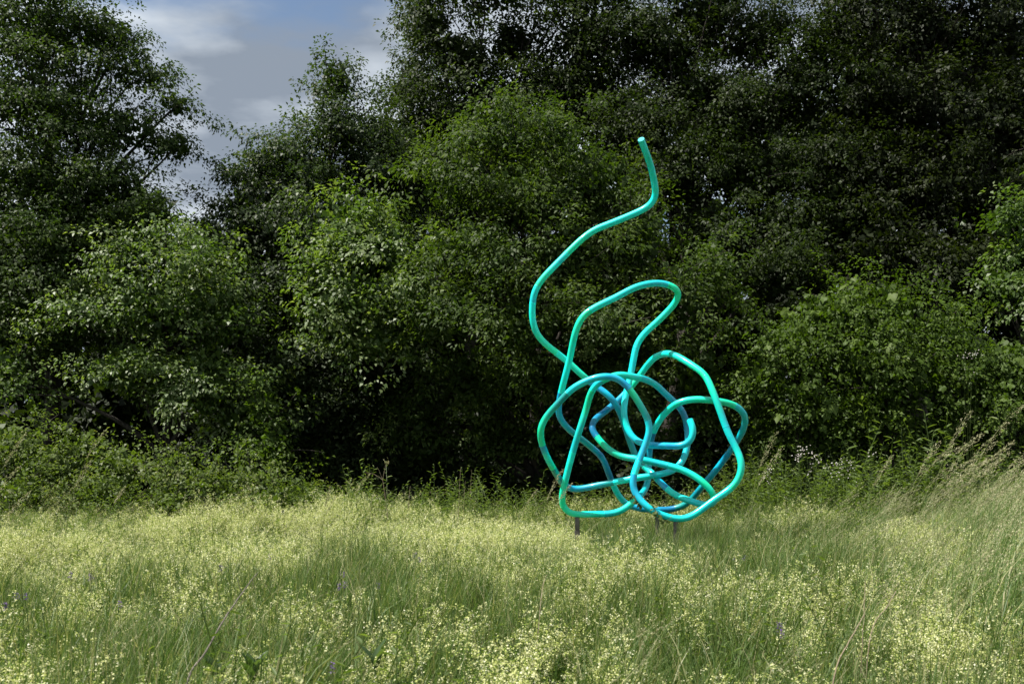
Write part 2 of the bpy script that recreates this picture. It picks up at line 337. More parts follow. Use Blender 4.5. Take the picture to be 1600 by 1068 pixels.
tree('broad_centre_tree', 'broad green tree with drooping foliage right behind the sculpture', 'tree', 840, 21.8,
     [(780, 215, 20, 80, 62, 1.3), (860, 220, 20, 70, 55, 1.3), (720, 290, 19.8, 80, 65, 1.3), (820, 310, 19.6, 100, 70, 1.5), (930, 290, 19.8, 85, 75, 1.4), (990, 370, 19.6, 75, 65, 1.2),
      (740, 400, 19.3, 95, 70, 1.4), (870, 410, 19.2, 110, 75, 1.4), (720, 490, 19, 75, 60, 1.1), (810, 510, 18.9, 95, 60, 1.2), (940, 510, 18.9, 100, 75, 1.3), (1050, 470, 19, 85, 75, 1.2), (1110, 420, 19.2, 48, 48, .9),
      (1070, 570, 18.8, 85, 60, 1.1), (960, 600, 19.2, 95, 55, 1.1), (850, 590, 19.6, 80, 55, 1.1), (1120, 640, 19.4, 55, 55, .9), (740, 600, 20.6, 90, 70, 1.0), (800, 690, 21, 110, 45, 1.0), (980, 690, 20.8, 110, 45, 1.0), (660, 680, 21.3, 80, 70, 1.0)],
     M['leaf_mid'], dens=2.3, per=70, leaf=.092, trunk_r=.17, group=G, seed=6, droop=.55, upw=.8, wr=.45)
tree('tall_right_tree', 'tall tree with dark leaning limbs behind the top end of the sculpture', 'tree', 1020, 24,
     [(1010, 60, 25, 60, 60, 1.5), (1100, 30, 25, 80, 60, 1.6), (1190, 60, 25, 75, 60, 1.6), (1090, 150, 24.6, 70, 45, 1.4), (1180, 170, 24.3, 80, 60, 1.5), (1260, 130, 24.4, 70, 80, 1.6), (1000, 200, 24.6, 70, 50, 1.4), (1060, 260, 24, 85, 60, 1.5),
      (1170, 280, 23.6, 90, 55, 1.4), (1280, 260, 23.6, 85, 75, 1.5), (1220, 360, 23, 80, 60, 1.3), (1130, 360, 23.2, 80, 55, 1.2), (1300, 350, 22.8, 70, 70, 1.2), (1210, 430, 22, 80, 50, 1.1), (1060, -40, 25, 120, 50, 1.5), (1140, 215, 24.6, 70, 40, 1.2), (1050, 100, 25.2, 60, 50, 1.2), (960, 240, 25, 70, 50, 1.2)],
     M['leaf_dimmed'], dens=2.9, per=70, leaf=.085, trunk_r=.19, group=G, seed=7, fill=.4, tintbias=-.10, twigs=.3, core=2.8, top=7.0)  # lowered tint adds to the painted dimming of this crown
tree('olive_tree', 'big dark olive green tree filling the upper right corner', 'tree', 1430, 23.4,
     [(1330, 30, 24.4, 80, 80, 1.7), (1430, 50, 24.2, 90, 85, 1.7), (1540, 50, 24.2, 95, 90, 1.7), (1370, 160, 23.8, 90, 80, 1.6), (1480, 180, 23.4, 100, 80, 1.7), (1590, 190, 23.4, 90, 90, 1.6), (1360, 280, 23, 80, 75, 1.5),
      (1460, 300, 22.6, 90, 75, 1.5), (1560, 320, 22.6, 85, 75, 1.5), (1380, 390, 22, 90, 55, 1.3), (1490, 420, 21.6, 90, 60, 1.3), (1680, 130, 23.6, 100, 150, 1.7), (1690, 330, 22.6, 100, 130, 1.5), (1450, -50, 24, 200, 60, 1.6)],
     M['leaf_olive_dimmed'], dens=2.2, per=63, leaf=.095, trunk_r=.22, group=G, seed=8)
tree('edge_maple', 'lighter leafy branches of a young tree at the right edge above the thicket', 'tree', 1625, 20,
     [(1575, 345, 20, 38, 30, .7), (1600, 400, 20, 52, 40, .8), (1570, 450, 19.8, 55, 38, .8), (1640, 470, 19.6, 60, 45, .9), (1660, 380, 20, 60, 70, .9)],
     M['leaf_silver'], dens=2.6, per=63, leaf=.10, trunk_r=.08, group=G, seed=9, tintbias=-.1)

# far wood that closes the gaps behind: one mass
r_ = np.random.default_rng(77)
fl = []
for px in range(-330, 1960, 70):
    top = 260 if px < 600 else 170 if px < 900 else 110 if px < 1290 else 0
    if px < 600: top = 345 if 250 < px < 385 else 285
    for py in range(top + 70, 760, 84):
        Yf = r_.uniform(27.5, 32)
        fl.append((at(px + r_.uniform(-25, 25), py + r_.uniform(-25, 25), Yf), np.array([r_.uniform(.9, 1.3), 1.1, r_.uniform(.9, 1.2)])))
for px in range(-400, 2050, 75):
    top = 330 if px < 1290 else 60
    if 180 < px < 400: top = 380
    for py in range(top + 60, 760, 80):
        fl.append((at(px + 30, py + 30, r_.uniform(34, 36)), np.array([1.3, .8, 1.3])))
for px in range(-200, 1800, 60):      # shaded undergrowth on the wood floor
    for Yf in (21.5, 24.5):
        c = at(px + r_.uniform(-20, 20), 700, Yf + r_.uniform(-.6, .6)); c[2] = r_.uniform(.1, .7)
        fl.append((c, np.array([.8, .7, r_.uniform(.5, .9)])))
for px in range(-250, 1850, 70):
    c = at(px + r_.uniform(-20, 20), 640, 25.8 + r_.uniform(-.5, .5)); c[2] = r_.uniform(1.4, 2.6)
    fl.append((c, np.array([.95, .6, r_.uniform(.8, 1.1)])))
for px in range(560, 1200, 45):
    fl.append((at(px, 535 + r_.uniform(-40, 40), 26.6 + r_.uniform(-.4, .4)), np.array([.9, .5, 1.0])))
arr, _ = foliage(fl, .5, 36, .15, spread=.8, sub=9, seed=99, fill=.3, core=3.4, corel=.30)
arr[0][:, 2] = np.maximum(arr[0][:, 2], .03)
fo = link(bpy.data.objects.new('distant_woodland', tleaves_mesh('distant_woodland', arr[0], *arr[1:], M['leaf_far'])))
tag(fo, 'deep shaded woodland foliage behind the front trees', 'woodland', kind='stuff')
NLEAF += len(arr[0])

# ------------------------------------------------------------------ thickets and brambles
GT = 'vine covered thickets at the right'
VT = []
VT.append(('tangled thicket of large leaved vines just right of the sculpture', 1250,
     [(1230, 540, 18.3, 70, 55, .9), (1290, 490, 18.6, 75, 45, .9), (1250, 620, 18, 75, 55, .8), (1200, 680, 18.7, 60, 45, .7), (1290, 675, 18.6, 65, 45, .7), (1180, 590, 18.4, 40, 60, .7)], 21))
VT.append(('tallest vine covered thicket with big round leaves below the olive tree', 1385,
     [(1370, 480, 18.6, 85, 50, 1.0), (1350, 560, 18.2, 75, 50, .8), (1420, 590, 18, 80, 55, .9), (1370, 650, 18.2, 75, 50, .7), (1440, 680, 18.6, 60, 40, .6), (1450, 520, 18.5, 60, 50, .9)], 22))
VT.append(('vine thicket with small white blossoms at the right edge', 1530,
     [(1510, 560, 18.3, 75, 45, .9), (1590, 560, 18.2, 75, 50, .9), (1540, 630, 18.0, 80, 50, .8), (1620, 640, 18.2, 70, 50, .8), (1530, 690, 18.6, 60, 35, .6), (1690, 600, 18.2, 70, 80, .9)], 23))
# big vine leaf: rounded, notched, cupped
def vine_leaf_mesh(name, seed, mat, s=.13):
    r = np.random.default_rng(seed)
    a = np.linspace(-math.pi * .93, math.pi * .93, 13)
    rad = s * (.55 + .10 * np.cos(a * 5) + .06 * r.normal(size=13)); rad[6] *= 1.25
    v = [np.array([0, 0, 0])]
    for t, q in zip(a, rad): v.append(np.array([math.sin(t) * q, math.cos(t) * q + .02, -.35 * q * q / s + .015 * math.sin(3 * t)]))
    mb = MB(); mb.add(v, [(0, i + 1, i) for i in range(1, 13)], .5)
    return mb.mesh(name, mat)
vmats = [M['leaf_vine']]
VL = [vine_leaf_mesh('vine_leaf', 300 + i, M['leaf_vine'], s) for i, s in enumerate((.10, .12, .135))]
for i, m_ in enumerate(VL):
    m_.attributes['tint'].data.foreach_set('value', np.full(len(m_.polygons), (.3, .5, .7)[i], np.float32))
from mathutils import Matrix
for lab, tp, lb, sd in VT:
    root = tree('vine_thicket', lab, 'thicket', tp, 18.3, lb, M['leaf_vine'], dens=4.0, per=49, leaf=.07, trunk_r=.04, top=1.6, group=GT, seed=sd, part='foliage', flat=.13, fill=.35, spread=.42, upw=.7, tintbias=-.15)
    r = np.random.default_rng(sd + 40)
    for q in range(99):
        px, py, yy, rx, ry, rz = lb[r.integers(len(lb))]
        c = at(px, py, yy); R = np.array([rx / F * yy, rz, ry / F * yy])
        d = nrm(r.normal(size=3)); d[1] = -abs(d[1]) - .15; d = nrm(d)
        p = c + d * R * r.uniform(1.0, 1.18) - np.array(root.location)
        n = Vector(nrm(d * .8 + np.array([-.15, -.2, .8]) + r.normal(size=3) * .35))
        o = bpy.data.objects.new('leaf', VL[r.integers(3)]); link(o, root)
        rot = n.to_track_quat('Z', 'Y').to_matrix().to_4x4() @ Matrix.Rotation(math.pi + r.normal() * .7, 4, 'Z')
        o.matrix_local = Matrix.Translation(p) @ rot @ Matrix.Scale(r.uniform(.75, 1.15), 4)
GB = 'brambles along the left wood edge'
for lab, tp, lb, sd in [
    ('low bramble shrub at the far left below the tall tree trunk', 30, [(20, 700, 16.9, 60, 55, .7), (80, 735, 16.7, 55, 45, .7), (30, 770, 16.2, 60, 35, .5), (-60, 720, 16.9, 60, 60, .7)], 31),
    ('bramble shrub left of the paler bramble with pinkish tips', 160, [(130, 712, 16.9, 55, 48, .6), (190, 740, 16.7, 60, 45, .6), (150, 775, 16.2, 60, 35, .5)], 32),
    ('bramble shrub with paler pinkish tips in front of the dark wood', 280, [(270, 740, 16.8, 55, 42, .6), (320, 760, 16.6, 55, 40, .6), (260, 785, 16.1, 60, 28, .5)], 33),
    ('lowest bramble shrub at the right end of the brambles', 400, [(380, 755, 16.9, 50, 42, .6), (440, 775, 16.7, 55, 36, .6), (400, 795, 16.1, 60, 24, .5), (490, 790, 16.7, 40, 26, .5)], 34)]:
    tree('bramble_shrub', lab, 'shrub', tp, 16.7, lb, M['leaf_bramble'], dens=5.0, per=49, leaf=.06, trunk_r=.02, top=.6, group=GB, seed=sd, part='foliage', flat=.14, fill=.35, spread=.5, wob=.5)
tree('understorey_sapling', 'thin sapling with bright leaves between the dark dense tree and the brambles', 'sapling', 415, 19.3,
     [(410, 640, 19.3, 35, 50, .6), (430, 700, 19, 40, 45, .6), (385, 700, 19, 30, 35, .5)], M['leaf_vine'], dens=2.6, per=42, leaf=.075, trunk_r=.03, seed=35, twigs=.8)

# ------------------------------------------------------------------ sculpture
def c1(x, y, Y): return at(820 + x / 3.56, 540 + y / 3.56, Y)
def c2(x, y, Y): return at(800 + x / 2.67, 200 + y / 2.67, Y)
U1 = [(539,48,12.98),(560,105,13.12),(578,155,13.23),(592,215,13.35),(600,280,13.45),(590,308,13.47),(560,333,13.5),(450,383,13.55),(340,428,13.6),(290,465,13.6),(200,553,13.6),(125,632,13.6),(95,680,13.6),(86,730,13.62),(86,800,13.65),(105,860,13.68),(140,900,13.7),(230,972,13.75)]
K1 = [(340,182,13.75),(400,228,13.7),(455,265,13.65),(500,315,13.65),(530,370,13.7),(555,440,13.75),(585,530,13.8),(615,610,13.8),(655,665,13.75),(700,700,13.7),(760,765,13.5),(830,825,13.4),(910,858,13.3),(1000,885,13.2),(1045,885,13.15),(1062,860,13.1),(1050,825,13.1),(1000,765,13.1),(930,715,13.15),(850,680,13.2),(750,655,13.25),(640,630,13.3),(540,615,13.4),(470,580,13.45),(400,505,13.55),(370,455,13.6),(385,415,13.65),(440,370,13.75),(500,322,13.85),(545,280,13.9),(590,230,13.95),(630,180,13.95),(680,110,13.9),(730,60,13.75),(790,42,13.6),(850,60,13.4),(940,115,13.2),(1000,160,13.1),(1040,240,13.0),(1075,330,12.95),(1130,480,12.9),(1190,600,12.85),(1207,660,12.8),(1200,715,12.8),(1165,775,12.8),(1050,860,12.8),(940,940,12.8),(890,962,12.8),(840,962,12.8),(760,940,12.8),(700,910,12.8),(640,855,12.85),(605,800,12.9),(600,745,12.9),(630,650,12.95),(670,550,13.0),(695,470,13.0),(685,410,13.0),(645,335,13.0),(590,250,13.0),(545,200,13.0),(490,172,13.0),(420,172,13.0),(350,193,13.05),(270,235,13.1),(190,315,13.15),(115,400,13.2),(90,450,13.2),(90,520,13.25),(125,620,13.4),(175,710,13.55),(215,770,13.75),(255,795,13.85),(310,795,13.85),(400,777,13.8),(500,757,13.7),(600,738,13.6),(700,722,13.55),(790,705,13.55),(845,680,13.6),(885,625,13.65),(905,550,13.7),(905,470,13.75),(890,390,13.75),(860,340,13.75),(790,275,13.65),(720,210,13.5),(660,183,13.4),(590,170,13.3),(520,160,13.25),(460,180,13.25),(400,212,13.3),(365,265,13.35),(345,340,13.4),(310,450,13.4),(270,580,13.45),(230,730,13.5),(208,830,13.55),(210,890,13.6),(245,930,13.6),(310,937,13.6),(400,935,13.6),(490,932,13.6),(550,910,13.6),(610,860,13.65),(660,810,13.75),(683,760,13.85),(688,680,13.9),(693,590,13.9),(705,510,13.8),(740,430,13.65),(790,365,13.5),(850,318,13.4),(930,298,13.35),(1010,300,13.3),(1100,312,13.3),(1170,332,13.35),(1215,370,13.4),(1228,415,13.5),(1215,465,13.6),(1170,545,13.75),(1080,670,13.95),(980,790,14.15),(920,860,14.3),(880,890,14.35),(820,908,14.4),(740,912,14.4),(640,905,14.4),(575,885,14.4),(530,845,14.35),(495,780,14.3),(460,690,14.2),(430,620,14.1),(390,580,14.05),(310,515,13.95),(230,450,13.85),(195,400,13.8),(187,350,13.75),(200,270,13.65),(230,150,13.55),(255,50,13.5)]
U2 = [(255,890,13.45),(275,820,13.4),(300,780,13.4),(340,752,13.4),(430,708,13.4),(520,662,13.4),(580,648,13.4),(640,650,13.45),(685,670,13.45),(698,695,13.5),(680,730,13.55),(620,795,13.6),(545,865,13.65),(520,905,13.65),(508,960,13.65),(495,1030,13.65)]
K2 = [(575,220,13.6),(558,300,13.55),(550,370,13.5),(560,430,13.5),(585,490,13.45),(625,530,13.4),(680,550,13.35),(780,555,13.3),(870,556,13.25),(915,540,13.2),(938,505,13.2),(938,465,13.2),(918,412,13.25)]
CP = np.array([c2(*p) for p in U1] + [c1(*p) for p in K1] + [c2(*p) for p in U2] + [c1(*p) for p in K2])
def catmull(P, step=.03):
    Q = np.vstack([2 * P[0] - P[1], P, 2 * P[-1] - P[-2]]); outp = []
    for i in range(1, len(Q) - 2):
        p0, p1, p2, p3 = Q[i - 1:i + 3]
        t0 = 0; t1 = np.linalg.norm(p1 - p0) ** .5; t2 = t1 + np.linalg.norm(p2 - p1) ** .5; t3 = t2 + np.linalg.norm(p3 - p2) ** .5
        n = max(2, int(np.linalg.norm(p2 - p1) / step))
        for t in np.linspace(t1, t2, n, endpoint=False):
            A1 = (t1 - t) / (t1 - t0) * p0 + (t - t0) / (t1 - t0) * p1; A2 = (t2 - t) / (t2 - t1) * p1 + (t - t1) / (t2 - t1) * p2; A3 = (t3 - t) / (t3 - t2) * p2 + (t - t2) / (t3 - t2) * p3
            B1 = (t2 - t) / (t2 - t0) * A1 + (t - t0) / (t2 - t0) * A2; B2 = (t3 - t) / (t3 - t1) * A2 + (t - t1) / (t3 - t1) * A3
            outp.append((t2 - t) / (t2 - t1) * B1 + (t - t1) / (t2 - t1) * B2)
    outp.append(P[-1]); return np.array(outp)
PATH = catmull(CP)
for _ in range(6):      # ease the small kinks of the traced points
    PATH[1:-1] = PATH[1:-1] * .5 + (PATH[:-2] + PATH[2:]) * .25
PR = .0395
sroot = empty('tangled_pipe_sculpture', (at(1000, 800, 13.6)[0], 13.6, 0), 'looping turquoise and green painted pipe sculpture tangled like a knot on short posts', 'sculpture')
sbase = np.array(sroot.location)
n = len(PATH); SD = 22
T = nrm(np.gradient(PATH, axis=0)); u = nrm(np.cross(T[0], [0, 1.0, 0])); rings = []
aa = np.arange(SD) * 2 * math.pi / SD
for i in range(n):
    u = nrm(u - T[i] * np.dot(u, T[i])); w = np.cross(T[i], u)
    rings.append(PATH[i] - sbase + PR * (np.cos(aa)[:, None] * u + np.sin(aa)[:, None] * w))
rings = np.array(rings)
arc = np.concatenate([[0], np.cumsum(np.linalg.norm(np.diff(PATH, axis=0), axis=1))])
rp = np.random.default_rng(5)
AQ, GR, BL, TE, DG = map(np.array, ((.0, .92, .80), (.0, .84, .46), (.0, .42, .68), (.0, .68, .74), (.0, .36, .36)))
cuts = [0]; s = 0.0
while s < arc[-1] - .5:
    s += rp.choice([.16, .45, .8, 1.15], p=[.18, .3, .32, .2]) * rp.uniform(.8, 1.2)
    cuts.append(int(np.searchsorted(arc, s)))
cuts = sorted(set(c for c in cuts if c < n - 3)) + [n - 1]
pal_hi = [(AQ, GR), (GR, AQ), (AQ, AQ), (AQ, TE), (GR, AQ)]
DB = np.array((.0, .24, .44)); pal_back_shaded = [(DB, TE), (TE, DB), (DB, BL), (BL, DG), (DG, BL), (BL, AQ), (DB, GR)]  # rear blues: part paint colour, part shade of the inner loops painted in
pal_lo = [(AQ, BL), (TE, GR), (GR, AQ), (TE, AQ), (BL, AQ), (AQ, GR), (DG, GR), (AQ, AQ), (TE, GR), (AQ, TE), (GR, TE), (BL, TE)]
for a, b in zip(cuts[:-1], cuts[1:]):
    m = bpy.data.meshes.new('pipe_section'); k = b - a + 1
    V = rings[a:b + 1].reshape(-1, 3)
    fs = [(i * SD + j, i * SD + (j + 1) % SD, (i + 1) * SD + (j + 1) % SD, (i + 1) * SD + j) for i in range(k - 1) for j in range(SD)]
    m.from_pydata(V.tolist(), [], fs)
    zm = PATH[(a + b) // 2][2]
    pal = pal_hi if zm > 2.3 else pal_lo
    if zm < 2.3 and PATH[(a + b) // 2][1] > 13.62: pal = pal_back_shaded
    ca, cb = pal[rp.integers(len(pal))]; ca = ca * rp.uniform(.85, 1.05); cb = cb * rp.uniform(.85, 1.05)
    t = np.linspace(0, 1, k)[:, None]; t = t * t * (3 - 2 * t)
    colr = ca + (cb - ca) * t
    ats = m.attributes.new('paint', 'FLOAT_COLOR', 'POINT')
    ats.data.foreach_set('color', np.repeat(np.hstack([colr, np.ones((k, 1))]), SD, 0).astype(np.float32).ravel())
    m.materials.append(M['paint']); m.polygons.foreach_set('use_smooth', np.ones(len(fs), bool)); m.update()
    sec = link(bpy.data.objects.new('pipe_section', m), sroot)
    if a > 3:      # raised weld where the next length begins
        cc = PATH[a] - sbase; ring = rings[a] - cc; wv = np.vstack([cc + ring * q + T[a] * dz for q, dz in ((1.0, -.007), (1.04, -.003), (1.04, .003), (1.0, .007))])
        wm = bpy.data.meshes.new('weld_bead'); wm.from_pydata(wv.tolist(), [], [(i * SD + j, i * SD + (j + 1) % SD, (i + 1) * SD + (j + 1) % SD, (i + 1) * SD + j) for i in range(3) for j in range(SD)])
        ats = wm.attributes.new('paint', 'FLOAT_COLOR', 'POINT'); ats.data.foreach_set('color', np.tile([*ca, 1], len(wv)).astype(np.float32))
        wm.materials.append(M['paint']); wm.polygons.foreach_set('use_smooth', np.ones(len(wm.polygons), bool)); wm.update(); link(bpy.data.objects.new('weld_bead', wm), sec)
for e, sg in ((0, -1), (n - 1, 1)):   # closed ends
    m = bpy.data.meshes.new('end_cap'); tv = T[e] * sg
    c = rings[e].mean(0); V = np.vstack([rings[e], c + (rings[e] - c) * .93 + tv * .004, [c + tv * .004]])
    fs = [(j, (j + 1) % SD, SD + (j + 1) % SD, SD + j) for j in range(SD)] + [(SD + j, SD + (j + 1) % SD, 2 * SD) for j in range(SD)]
    m.from_pydata(V.tolist(), [], fs)
    ats = m.attributes.new('paint', 'FLOAT_COLOR', 'POINT'); ats.data.foreach_set('color', np.tile([.0, .5, .5, 1], len(V)).astype(np.float32))
    m.materials.append(M['paint']); m.update(); link(bpy.data.objects.new('end_cap', m), sroot)
def boxv(cx, cy, z0, z1, h, ch=.004):
    q = [(-h, -h + ch), (-h + ch, -h), (h - ch, -h), (h, -h + ch), (h, h - ch), (h - ch, h), (-h + ch, h), (-h, h - ch)]
    v = [(cx + x, cy + y, z0) for x, y in q] + [(cx + x, cy + y, z1) for x, y in q]
    f = [(i, (i + 1) % 8, 8 + (i + 1) % 8, 8 + i) for i in range(8)] + [tuple(range(8, 16)), tuple(range(7, -1, -1))]
    return v, f
for px, yy, h in ((902, 13.6, .026), (1027, 14.4, .024), (1056, 12.8, .026)):
    x = (px - 800) / F * yy - sbase[0]; y = yy - sbase[1]
    i = np.argmin((PATH[:, 0] - x - sbase[0]) ** 2 + (PATH[:, 1] - yy) ** 2 + (PATH[:, 2] - .6) ** 2)
    y = PATH[i][1] - sbase[1]; zt = PATH[i][2] - PR * .9
    mb = MB(); mb.add(*boxv(x, y, -.1, .40, h + .005)); po = mb.build('support_post', M['steel'], sroot, smooth=False)
    mb = MB(); mb.add(*boxv(x, y, .38, zt, h)); mb.build('inner_tube', M['steel'], po, smooth=False)

# ------------------------------------------------------------------ meadow prototypes
proto = bpy.data.collections.new('meadow_prototypes')      # not linked to the scene: only instanced by the meadow
def blades(n, h, spreadr, lean, r, wid=.0045, seg=4, tb=.4):
    V, Q, T_ = [], [], []; o = 0
    for i in range(n):
        a = r.uniform(0, 2 * math.pi); rr = spreadr * math.sqrt(r.random()); b = np.array([rr * math.cos(a), rr * math.sin(a), -.02])
        hh = h * r.uniform(.5, 1.15); th = r.uniform(0, 2 * math.pi)
        dirn = np.array([math.cos(th), math.sin(th), 0]) * r.uniform(.05, .5) + np.array([lean, 0, 0]) * r.uniform(.5, 1.5)
        sd = nrm(np.array([-dirn[1], dirn[0], 0]) + r.normal(size=3) * .3); sd[2] = 0
        t = np.linspace(0, 1, seg + 1)
        c = b + np.outer(t, [0, 0, hh]) + np.outer(t ** 2.2, dirn * hh); c[:, 2] -= (t ** 3) * hh * np.linalg.norm(dirn) * .35
        w = wid * r.uniform(.6, 1.3) * np.array([1, 1, .85, .6, .08])[:seg + 1]
        V.append(np.stack([c - sd * w[:, None] * .5, c + sd * w[:, None] * .5], 1).reshape(-1, 3))
        for k in range(seg): Q.append([o + 2 * k, o + 2 * k + 1, o + 2 * k + 3, o + 2 * k + 2])
        tv = np.clip(tb + r.normal() * .24, 0, .95) if r.random() > .07 else 1.0
        T_ += [tv] * seg; o += 2 * (seg + 1)
    return np.concatenate(V), np.array(Q), np.array(T_)
def add_proto(name, parts):
    """parts: list of (V,Q,T,mat) -> one mesh with several materials"""
    V = np.concatenate([p[0] for p in parts]); off_ = 0; Qs, Ts, Mi = [], [], []
    for i, p in enumerate(parts):
        Qs.append(p[1] + off_); Ts.append(p[2]); Mi.append(np.full(len(p[1]), i)); off_ += len(p[0])
    me = quads_mesh(name, V, np.concatenate(Qs), np.concatenate(Ts), parts[0][3])
    for p in parts[1:]: me.materials.append(p[3])
    me.polygons.foreach_set('material_index', np.concatenate(Mi).astype(np.int32)); me.update()
    o = bpy.data.objects.new(name, me); proto.objects.link(o); return o
def bedstraw(r, h, nst, fl, cl):
    """frothy stems: thin stalks, whorls of narrow leaves, panicles of tiny flowers"""
    SV, SQ, ST = [], [], []; o = 0; lp, ldr, ll = [], [], []; fp = []; ft = []
    for s_ in range(nst):
        a = r.uniform(0, 6.28); b = np.array([math.cos(a), math.sin(a), 0]) * r.uniform(0, .07)
        hh = h * r.uniform(.7, 1.12); dr = np.array([r.normal() * .22 + .14, r.normal() * .22, 0])
        t = np.linspace(0, 1, 6); c = b + np.outer(t, [0, 0, hh]) + np.outer(t ** 1.8, dr * hh)
        for sd in (np.array([1, 0, 0]), np.array([0, 1.0, 0])):
            SV.append(np.stack([c - sd * .0012, c + sd * .0012], 1).reshape(-1, 3))
            for k in range(5): SQ.append([o + 2 * k, o + 2 * k + 1, o + 2 * k + 3, o + 2 * k + 2]); ST.append(.5)
            o += 12
        for w_ in np.arange(.15, .95, .075):
            p = b + np.array([0, 0, hh * w_]) + dr * hh * w_ ** 1.8
            for q in range(5):
                aq = r.uniform(0, 6.28); lp.append(p); ldr.append([math.cos(aq), math.sin(aq), r.uniform(-.2, .7)]); ll.append(.022 * (1.25 - w_))
        for w_ in np.linspace(.45, 1.0, cl):      # flowering branchlets
            p = b + np.array([0, 0, hh * w_]) + dr * hh * w_ ** 1.8
            aq = r.uniform(0, 6.28); ln_ = (.10 * (1.12 - w_) + .018) * r.uniform(.6, 1.3)
            tipc = p + np.array([math.cos(aq) * ln_, math.sin(aq) * ln_, ln_ * .75])
            tv = np.clip(.5 + r.normal() * .2, 0, 1)
            for q in range(fl):
                e = p + (tipc - p) * r.choice([.5, .8, 1.05]) + r.normal(size=3) * .0065
                fp.append(e); ft.append(np.clip(tv + r.normal() * .16, 0, 1))
    lp = np.array(lp); ldr = np.array(ldr); ll = np.array(ll)
    LV = leaf_arrays(lp, ldr, np.tile([0, 0, 1.0], (len(lp), 1)) + r.normal(size=(len(lp), 3)) * .3, ll, ll * .22)
    Lq = (np.arange(len(lp))[:, None, None] * 6 + LQ[None]).reshape(-1, 4)
    fp = np.array(fp); nf = len(fp)
    fn = nrm(np.array([0, -.1, .9]) + r.normal(size=(nf, 3)) * .6); fu = nrm(np.cross(fn, r.normal(size=(nf, 3)))); fv = np.cross(fn, fu)
    sz = (r.uniform(.0028, .0058, nf))[:, None]
    FV = np.stack([fp - fu * sz, fp - fv * sz + fn * sz * .3, fp + fu * sz, fp + fv * sz + fn * sz * .3], 1).reshape(-1, 3)
    Fq = np.arange(nf * 4).reshape(-1, 4)
    return [(np.concatenate(SV), np.array(SQ), np.array(ST), M['bed_leaf']), (LV, Lq, np.clip(np.repeat(r.normal(.45, .2, len(lp)), 2), 0, 1), M['bed_leaf']), (FV, Fq, np.array(ft), M['bed_flower'])]
rm = np.random.default_rng(21)
PN = []
NG, NB, NS, NT = 6, 6, 4, 4
for i in range(NG): add_proto('a_grass_clump_%d' % i, [(*blades(80, .54, .17, .09, rm, wid=.0068, tb=.42), M['grass'])])
for i in range(NB): add_proto('b_bedstraw_clump_%d' % i, bedstraw(rm, .47, 7, 9, 15))
for i in range(NS): add_proto('c_short_grass_%d' % i, [(*blades(90, .24, .22, .10, rm, tb=.30, seg=3), M['grass'])])
for i in range(NT):  # tall seeding grass, leaning in the wind
    V, Q, T_ = blades(44, .80, .14, .36, rm, wid=.0058, tb=.36)
    parts = [(V, Q, T_, M['grass'])]
    sp, sdv = [], []
    for q in range(5):
        b = np.array([rm.normal() * .07, rm.normal() * .07, 0]); hh = rm.uniform(.75, 1.05); ln_ = rm.uniform(.35, .7)
        t = np.linspace(0, 1, 9); c = b + np.outer(t, [0, 0, hh]) + np.outer(t ** 2, [ln_ * hh, rm.normal() * .08, -.12 * hh])
        sd = np.array([0, .0011, 0]); o = 0
        V2 = np.stack([c - sd, c + sd], 1).reshape(-1, 3); Q2 = np.array([[2 * k, 2 * k + 1, 2 * k + 3, 2 * k + 2] for k in range(8)])
        parts.append((V2, Q2, np.full(8, .6), M['grass']))
        for k in range(42):
            tt = rm.uniform(.76, 1.0); p = np.array([np.interp(tt, t, c[:, j]) for j in range(3)])
            sp.append(p + rm.normal(size=3) * .008 * (1.6 - tt)); sdv.append(c[-1] - c[-2] + rm.normal(size=3) * .02)
    sp = np.array(sp); ns = len(sp)
    SV = leaf_arrays(sp, np.array(sdv), rm.normal(size=(ns, 3)), np.full(ns, .013), np.full(ns, .0045))
    parts.append((SV, (np.arange(ns)[:, None, None] * 6 + LQ[None]).reshape(-1, 4), np.repeat(rm.uniform(0, 1, ns), 2), M['seed']))
    add_proto('d_tall_grass_%d' % i, parts)

